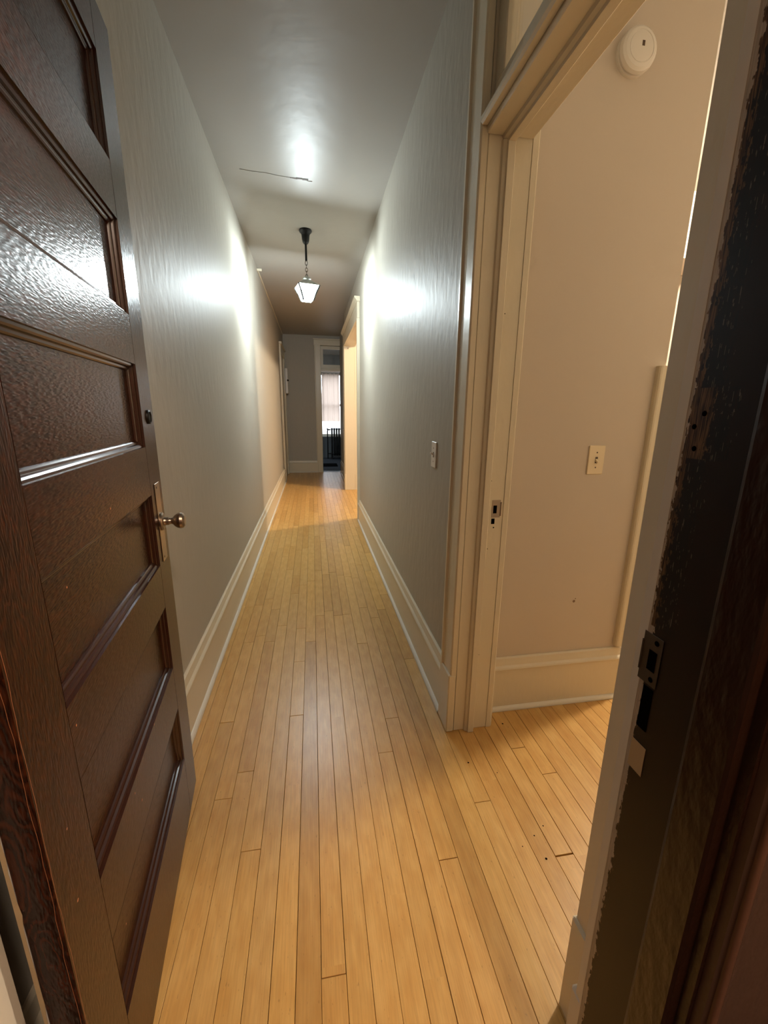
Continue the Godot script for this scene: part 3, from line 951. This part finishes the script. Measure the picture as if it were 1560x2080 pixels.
# ------------------------------------------------------------------ entry door
func build_entry_door() -> void:
	var W := 0.830
	var Hh := 2.164
	var B := 0.010
	var d := setting("door_1", "open dark mahogany entry door with six horizontal panels and a nickel knob", "door", V(-0.354, 0, -0.475), deg_to_rad(96.46))
	var T := 0.041
	var s := new_st()
	grain = 1
	box(s, V(0, B, -T), V(0.113, Hh, 0), 0.0015)
	part(d, "stile", s, M.dark_wood)
	s = new_st()
	uvo = Vector2(0.3, 0.4)
	box(s, V(0.710, B, -T), V(W, Hh, 0), 0.0015)
	part(d, "stile", s, M.dark_wood)
	var bot := [0.215, 0.545, 0.872, 1.203, 1.524, 1.846]
	var top := [0.405, 0.745, 1.074, 1.409, 1.729, 2.048]
	grain = 0
	var prev := B
	for k in 7:
		var y1: float = bot[k] if k < 6 else Hh
		s = new_st()
		uvo = Vector2(0.13 * k, 0.37 * k)
		box(s, V(0.113, prev, -T), V(0.710, y1, -0.0002))
		part(d, "rail", s, M.dark_wood)
		if k < 6:
			prev = top[k]
	for k in 6:
		s = new_st()
		uvo = Vector2(0.21 * k + 0.05, 0.29 * k)
		box(s, V(0.120, bot[k] + 0.006, -T + 0.01), V(0.703, top[k] - 0.006, -0.0185))
		var p := part(d, "panel", s, M.dark_wood_panel)
		s = new_st()
		ring_mould(s, 0.113, bot[k], 0.710, top[k], 0.0, [Vector2(0, 0), Vector2(0.0008, -0.005), Vector2(0.005, -0.0055), Vector2(0.008, -0.0075), Vector2(0.0095, -0.012), Vector2(0.0105, -0.0125), Vector2(0.014, -0.013), Vector2(0.0165, -0.015), Vector2(0.0175, -0.0185)])
		part(p, "sticking", s, M.dark_mould)
	uvo = Vector2.ZERO
	grain = 1
	s = new_st()
	box(s, V(0.001, B, -0.0455), V(W - 0.001, Hh, -T + 0.0005), 0.0008)
	part(d, "painted_back", s, M.trim_white)
	# worn hinge edge: raw wood along the front corner, cream paint along the back corner
	s = new_st()
	var t := new_st()
	var n := 90
	var e := noise(61, 1.0, 3)
	for i in n:
		var y0 := lerpf(B, Hh, float(i) / n)
		var y1 := lerpf(B, Hh, float(i + 1) / n)
		var a0 := 0.0034 + 0.0040 * maxf(0.0, e.get_noise_2d(i * 0.22, 0.0) + 0.25)
		var a1 := 0.0034 + 0.0040 * maxf(0.0, e.get_noise_2d((i + 1) * 0.22, 0.0) + 0.25)
		quad(s, V(a0, y0, 0.0003), V(a1, y1, 0.0003), V(-0.0004, y1, -a1), V(-0.0004, y0, -a0), V(-1, 0, 1))
		quad(s, V(a0, y0, 0.0003), V(a1, y1, 0.0003), V(a1 + 0.0004, y1, -0.0002), V(a0 + 0.0004, y0, -0.0002), V(1, 0, 1))
		a0 = 0.004 + 0.006 * absf(e.get_noise_2d(i * 0.3, 20.0))
		a1 = 0.004 + 0.006 * absf(e.get_noise_2d((i + 1) * 0.3, 20.0))
		quad(t, V(-0.0005, y0, -0.0455), V(-0.0005, y1, -0.0455), V(-0.0005, y1, -0.0455 + a1), V(-0.0005, y0, -0.0455 + a0), V(-1, 0, 0))
	part(d, "worn_corner", s, M.raw_wood)
	part(d, "paint_edge", t, M.cream_chip)
	# chips in the varnish
	s = new_st()
	for c in [[0.40, 1.108], [0.22, 1.02], [0.47, 0.555], [0.475, 0.543], [0.13, 0.83], [0.055, 0.72], [0.045, 0.60], [0.33, 0.47], [0.30, 0.52], [0.21, 0.30]]:
		var inp := 0.0
		for k in 6:
			if c[1] > bot[k] and c[1] < top[k] and c[0] > 0.113:
				inp = -0.0185
		var r := rng.randf_range(0.0015, 0.003)
		lathe(s, [Vector2(r, 0.0), Vector2(r * 0.7, 0.0002), Vector2(0, 0.0003)], V(c[0], c[1], inp + 0.0001), Vector3.BACK, 7)
	part(d, "varnish_chip", s, M.raw_wood)
	# lock plate and knob
	s = new_st()
	box(s, V(0.746, 0.870, 0), V(0.796, 1.098, 0.0022), 0.001)
	var pl := part(d, "lock_plate", s, M.nickel)
	s = new_st()
	for y in [0.882, 1.086]:
		lathe(s, [Vector2(0.0034, 0), Vector2(0.003, 0.0008), Vector2(0, 0.001)], V(0.760, y, 0.0022), Vector3.BACK, 10)
	part(pl, "screw", s, M.dull_steel)
	s = new_st()
	var ko := V(0.771, 0.985, 0.0022)
	lathe(s, [Vector2(0.026, 0.0), Vector2(0.026, 0.004), Vector2(0.022, 0.007), Vector2(0.0125, 0.0085), Vector2(0.0115, 0.013), Vector2(0.0115, 0.020), Vector2(0.0095, 0.021), Vector2(0.0085, 0.026), Vector2(0.0105, 0.031), Vector2(0.0165, 0.036), Vector2(0.0215, 0.043), Vector2(0.0235, 0.051), Vector2(0.0215, 0.058), Vector2(0.015, 0.0625), Vector2(0.007, 0.0635), Vector2(0.0, 0.0638)], ko, Vector3.BACK, 32)
	part(d, "door_knob", s, M.nickel)
	s = new_st()
	lathe(s, [Vector2(0.019, 0), Vector2(0.0185, 0.004), Vector2(0.015, 0.006), Vector2(0.013, 0.003), Vector2(0.0, 0.003)], V(0.772, 1.279, 0), Vector3.BACK, 28)
	part(d, "lock_cylinder", s, M.black_metal)
	for y in [0.25, 1.85]:
		s = new_st()
		tube(s, [V(-0.004, y - 0.05, -0.050), V(-0.004, y + 0.05, -0.050)], 0.006, 12)
		box(s, V(-0.003, y - 0.045, -0.046), V(-0.0005, y + 0.045, -0.010))
		part(d, "hinge", s, M.dull_steel)

# ------------------------------------------------------------------ lamps
func build_lantern(at: Vector3) -> void:
	var L := thing("pendant_lantern", "small lantern hanging lit from a black stem and chain in the hallway", "lamp", at)
	var s := new_st()
	lathe(s, [Vector2(0.0, 0.0), Vector2(0.052, 0.0), Vector2(0.055, -0.008), Vector2(0.050, -0.018), Vector2(0.040, -0.026), Vector2(0.034, -0.040), Vector2(0.031, -0.072), Vector2(0.026, -0.094), Vector2(0.014, -0.108), Vector2(0.0, -0.108)].map(func(v): return Vector2(v.x, v.y)), Vector3.ZERO, Vector3.UP, 28)
	part(L, "canopy", s, M.black_metal)
	s = new_st()
	tube(s, [V(0, -0.10, 0), V(0, -0.235, 0)], 0.0095, 12)
	part(L, "stem", s, M.black_metal)
	var y := -0.252
	for k in 5:
		s = new_st()
		var ring := []
		var hh := 0.019 if k == 0 else 0.017
		for i in 14:
			var a := TAU * i / 14.0
			ring.append(V(0.010 * cos(a), y + hh * sin(a), 0) if k % 2 == 0 else V(0, y + hh * sin(a), 0.007 * cos(a)))
		tube(s, ring, 0.0024, 6, true)
		part(L, "chain_link", s, M.dull_steel)
		y -= 0.026
	# chimney cap
	s = new_st()
	lathe(s, [Vector2(0.006, -0.352), Vector2(0.012, -0.358), Vector2(0.030, -0.366), Vector2(0.038, -0.378), Vector2(0.036, -0.381), Vector2(0.027, -0.382), Vector2(0.027, -0.394)], Vector3.ZERO, Vector3.UP, 24)
	part(L, "chimney_cap", s, M.lantern_paint)
	var turn := deg_to_rad(-13.0)
	var sq := func(r: float, yy: float) -> Array:
		var out := []
		for k in 4:
			var a := TAU * (k + 0.5) / 4.0 + turn
			out.append(V(r * sqrt(2.0) * cos(a), yy, r * sqrt(2.0) * sin(a)))
		return out
	# four-sided roof
	s = new_st()
	var lv := [sq.call(0.026, -0.388), sq.call(0.058, -0.410), sq.call(0.088, -0.432), sq.call(0.090, -0.437), sq.call(0.084, -0.437), sq.call(0.024, -0.392)]
	for i in lv.size() - 1:
		for k in 4:
			var l := (k + 1) % 4
			var m: Vector3 = lv[i][k] + lv[i][l]
			m.y = 0.10 if i < 3 else -0.2
			quad(s, lv[i][k], lv[i][l], lv[i + 1][l], lv[i + 1][k], m if i < 4 else Vector3.DOWN)
	part(L, "roof", s, M.lantern_paint)
	var a0: Array = sq.call(0.080, -0.438)
	var b0: Array = sq.call(0.043, -0.550)
	for k in 4:
		s = new_st()
		var out: Vector3 = a0[k] - V(0, a0[k].y, 0)
		out = out.normalized()
		tube(s, [a0[k] + out * 0.016 + V(0, 0.004, 0), a0[k] + out * 0.004 + V(0, -0.018, 0), (a0[k] + b0[k]) / 2.0 + out * 0.003, b0[k] + out * 0.002], 0.0062, 8)
		part(L, "corner_bar", s, M.lantern_bar)
	for k in 4:
		s = new_st()
		var l := (k + 1) % 4
		var m: Vector3 = (a0[k] + a0[l]) / 2.0
		m.y = -0.05
		quad(s, a0[k], a0[l], b0[l], b0[k], m)
		part(L, "pane", s, M.lantern_glass)
	s = new_st()
	for k in 4:
		tube(s, [b0[k], b0[(k + 1) % 4]], 0.004, 6)
	part(L, "bottom_frame", s, M.lantern_paint)
	s = new_st()
	lathe(s, [Vector2(0.0, -0.40), Vector2(0.014, -0.40), Vector2(0.014, -0.442), Vector2(0.0, -0.443)], Vector3.ZERO, Vector3.UP, 14)
	part(L, "socket", s, M.lantern_paint)
	s = new_st()
	lathe(s, [Vector2(0.0, -0.530), Vector2(0.014, -0.527), Vector2(0.025, -0.517), Vector2(0.030, -0.502), Vector2(0.030, -0.488), Vector2(0.025, -0.470), Vector2(0.016, -0.452), Vector2(0.012, -0.443), Vector2(0.0, -0.443)], Vector3.ZERO, Vector3.UP, 20)
	part(L, "bulb", s, M.bulb_glow)
	var o := OmniLight3D.new()
	o.name = "lantern_light"
	o.light_color = Color(0.93, 0.985, 1.0)
	o.light_energy = 2.05
	o.light_size = 0.028
	o.omni_range = 14.0
	o.omni_attenuation = 2.0
	o.shadow_enabled = true
	o.position = V(0, -0.496, 0)
	L.add_child(o)

func globe_light(at: Vector3, label: String, energy: float, col: Color) -> void:
	var g := thing("ceiling_light", label, "lamp", at)
	var s := new_st()
	lathe(s, [Vector2(0.0, 0.0), Vector2(0.075, 0.0), Vector2(0.075, -0.02), Vector2(0.05, -0.035), Vector2(0.05, -0.045)], Vector3.ZERO, Vector3.UP, 24)
	part(g, "base", s, M.plastic_white)
	s = new_st()
	var pr := []
	for i in 13:
		var a := lerpf(PI * 0.5, -PI * 0.5, i / 12.0)
		pr.append(Vector2(maxf(0.0, 0.11 * cos(a)), -0.15 + 0.11 * sin(a)))
	pr.reverse()
	lathe(s, pr, Vector3.ZERO, Vector3.UP, 28)
	part(g, "globe", s, M.globe_glow)
	var o := OmniLight3D.new()
	o.name = "globe_light"
	o.light_color = col
	o.light_energy = energy
	o.light_size = 0.11
	o.omni_range = 14.0
	o.omni_attenuation = 2.0
	o.shadow_enabled = true
	o.position = V(0, -0.15, 0)
	g.add_child(o)

# ------------------------------------------------------------------ small things
func switch_plate(label: String, at: Vector3, turn: float, m: Material, up: bool) -> void:
	var t := thing("light_switch", label, "light switch", at, turn)
	var s := new_st()
	box(s, V(-0.0355, -0.058, 0), V(0.0355, 0.058, 0.006), 0.003)
	part(t, "plate", s, m)
	s = new_st()
	box(s, V(-0.0055, -0.0125, 0.0055), V(0.0055, 0.0125, 0.0064))
	part(t, "slot", s, M.grey_slot)
	s = new_st()
	var sg := 1.0 if up else -1.0
	pull(s, PackedVector2Array([Vector2(-0.005 * sg, 0), Vector2(0.005 * sg, 0), Vector2(0.012 * sg, 0.013), Vector2(0.006 * sg, 0.015)]), V(-0.0042, 0, 0.006), V(0.0042, 0, 0.006), Vector3.UP, Vector3.BACK)
	part(t, "toggle", s, m)
	for y in [-0.030, 0.030]:
		s = new_st()
		lathe(s, [Vector2(0.0032, 0), Vector2(0.0026, 0.0008), Vector2(0, 0.001)], V(0, y, 0.006), Vector3.BACK, 10)
		part(t, "screw", s, M.grey_slot)

func build_small_things() -> void:
	switch_plate("white light switch on the grey hallway wall", V(XR, 1.113, -1.815), -PI / 2, M.plastic_white, true)
	switch_plate("ivory light switch on the beige side room wall", V(1.124, 1.120, -1.503), 0.0, M.plastic_ivory, false)
	# smoke detector
	var t := thing("smoke_detector", "round white smoke detector high on the beige wall", "smoke detector", V(1.066, 2.437, -1.503))
	var s := new_st()
	lathe(s, [Vector2(0.0, 0.0), Vector2(0.062, 0.0), Vector2(0.062, 0.010), Vector2(0.056, 0.013)], Vector3.ZERO, Vector3.BACK, 36)
	part(t, "base", s, M.plastic_white)
	s = new_st()
	lathe(s, [Vector2(0.050, 0.012), Vector2(0.050, 0.017)], Vector3.ZERO, Vector3.BACK, 36)
	part(t, "vent_gap", s, M.hole)
	s = new_st()
	for k in 8:
		var a := TAU * k / 8.0
		box(s, V(0.055 * cos(a) - 0.003, 0.055 * sin(a) - 0.003, 0.011), V(0.055 * cos(a) + 0.003, 0.055 * sin(a) + 0.003, 0.018))
	lathe(s, [Vector2(0.052, 0.0165), Vector2(0.062, 0.017), Vector2(0.063, 0.022), Vector2(0.060, 0.032), Vector2(0.052, 0.038), Vector2(0.044, 0.040), Vector2(0.043, 0.0385), Vector2(0.041, 0.0385), Vector2(0.040, 0.040), Vector2(0.020, 0.042), Vector2(0.0, 0.042)], Vector3.ZERO, Vector3.BACK, 36)
	part(t, "cover", s, M.plastic_white)
	s = new_st()
	box(s, V(-0.001, 0.000, 0.0415), V(0.008, 0.014, 0.0426))
	part(t, "test_button", s, M.grey_slot)
	# scuffs and a knock in the beige wall
	t = thing("wall_scuff", "small brown scuff low on the beige side room wall", "scuff", V(1.11, 0.50, -1.503))
	s = new_st()
	lathe(s, [Vector2(0.0065, 0.0), Vector2(0.005, 0.0004), Vector2(0, 0.0005)], Vector3.ZERO, Vector3.BACK, 9)
	lathe(s, [Vector2(0.003, 0.0), Vector2(0, 0.0004)], V(0.006, 0.012, 0), Vector3.BACK, 7)
	part(t, "mark", s, M.scuff)
	# wall box on the left wall
	t = thing("wall_box", "white box with a black knob on the left wall near the end", "wall box", V(XL + 0.024, 1.88, -8.93))
	s = new_st()
	box(s, V(0, -0.245, -0.09), V(0.062, 0.245, 0.09), 0.012)
	part(t, "case", s, M.plastic_white)
	s = new_st()
	lathe(s, [Vector2(0.018, 0.0), Vector2(0.018, 0.016), Vector2(0.012, 0.022), Vector2(0.0, 0.022)], V(0.055, 0.01, 0.082), V(0.45, 0, 1), 14)
	part(t, "knob", s, M.black_metal)
	# cable cover along the top of the left wall
	t = thing("cable_cover", "thin painted cable cover running under the ceiling on the left wall", "conduit", V(XL, 2.775, -5.1))
	s = new_st()
	box(s, V(0, -0.009, 0), V(0.014, 0.009, -3.9), 0.003)
	part(t, "channel", s, M.trim_paint)
	s = new_st()
	box(s, V(0, -0.012, 0.006), V(0.05, 0.012, -0.016), 0.003)
	part(t, "elbow", s, M.trim_paint)
	# cracks in the ceiling plaster
	t = thing("ceiling_crack", "fine crack with lifted paint across the hallway ceiling", "crack")
	s = new_st()
	var pts := [V(-0.41, CE, -3.172), V(-0.33, CE, -3.185), V(-0.25, CE, -3.186), V(-0.17, CE, -3.205), V(-0.10, CE, -3.213), V(-0.06, CE, -3.225), V(-0.02, CE, -3.212), V(0.02, CE, -3.236), V(0.045, CE, -3.238)]
	for i in pts.size() - 1:
		var w := 0.0012 if i < 4 else 0.0028
		var a: Vector3 = pts[i]
		var b: Vector3 = pts[i + 1]
		quad(s, a + V(0, 0.001, -w), a + V(0, -0.0022, 0), b + V(0, -0.0022, 0), b + V(0, 0.001, -w), V(0, -1, -1))
		quad(s, a + V(0, -0.0022, 0), a + V(0, 0.001, w), b + V(0, 0.001, w), b + V(0, -0.0022, 0), V(0, -1, 1))
	part(t, "lifted_paint", s, M.ceiling_paint)
	s = new_st()
	for i in range(4, pts.size() - 1):
		box(s, pts[i] + V(0, -0.0012, 0.002), pts[i + 1] + V(0, 0.001, 0.006))
	part(t, "gap", s, M.grey_slot)
	# cartons stacked just round the corner of the side room
	var y := 0.0
	for a in [["pale_yellow", 0.34, "pale yellow carton at the bottom of the stack round the corner"], ["pack_white", 0.30, "white carton second from the bottom of the stack round the corner"], ["pale_yellow", 0.36, "tall pale yellow carton in the middle of the stack round the corner"], ["pack_white", 0.13, "flat white carton near the top of the stack round the corner"], ["pack_red", 0.06, "thin red carton on top of the stack round the corner"]]:
		var p := thing("carton", a[2], "carton", V(1.60, y, -1.84), rng.randf_range(-0.04, 0.04), "cartons stacked round the corner")
		s = new_st()
		box(s, V(-0.15, 0, -0.14), V(0.15, a[1], 0.14), 0.003)
		part(p, "body", s, M[a[0]])
		s = new_st()
		box(s, V(-0.151, a[1] * 0.35, -0.05), V(-0.149, a[1] * 0.75, 0.05))
		part(p, "paper_label", s, M.pack_black if y > 0.9 else M.pack_green)
		y += a[1] + 0.0005
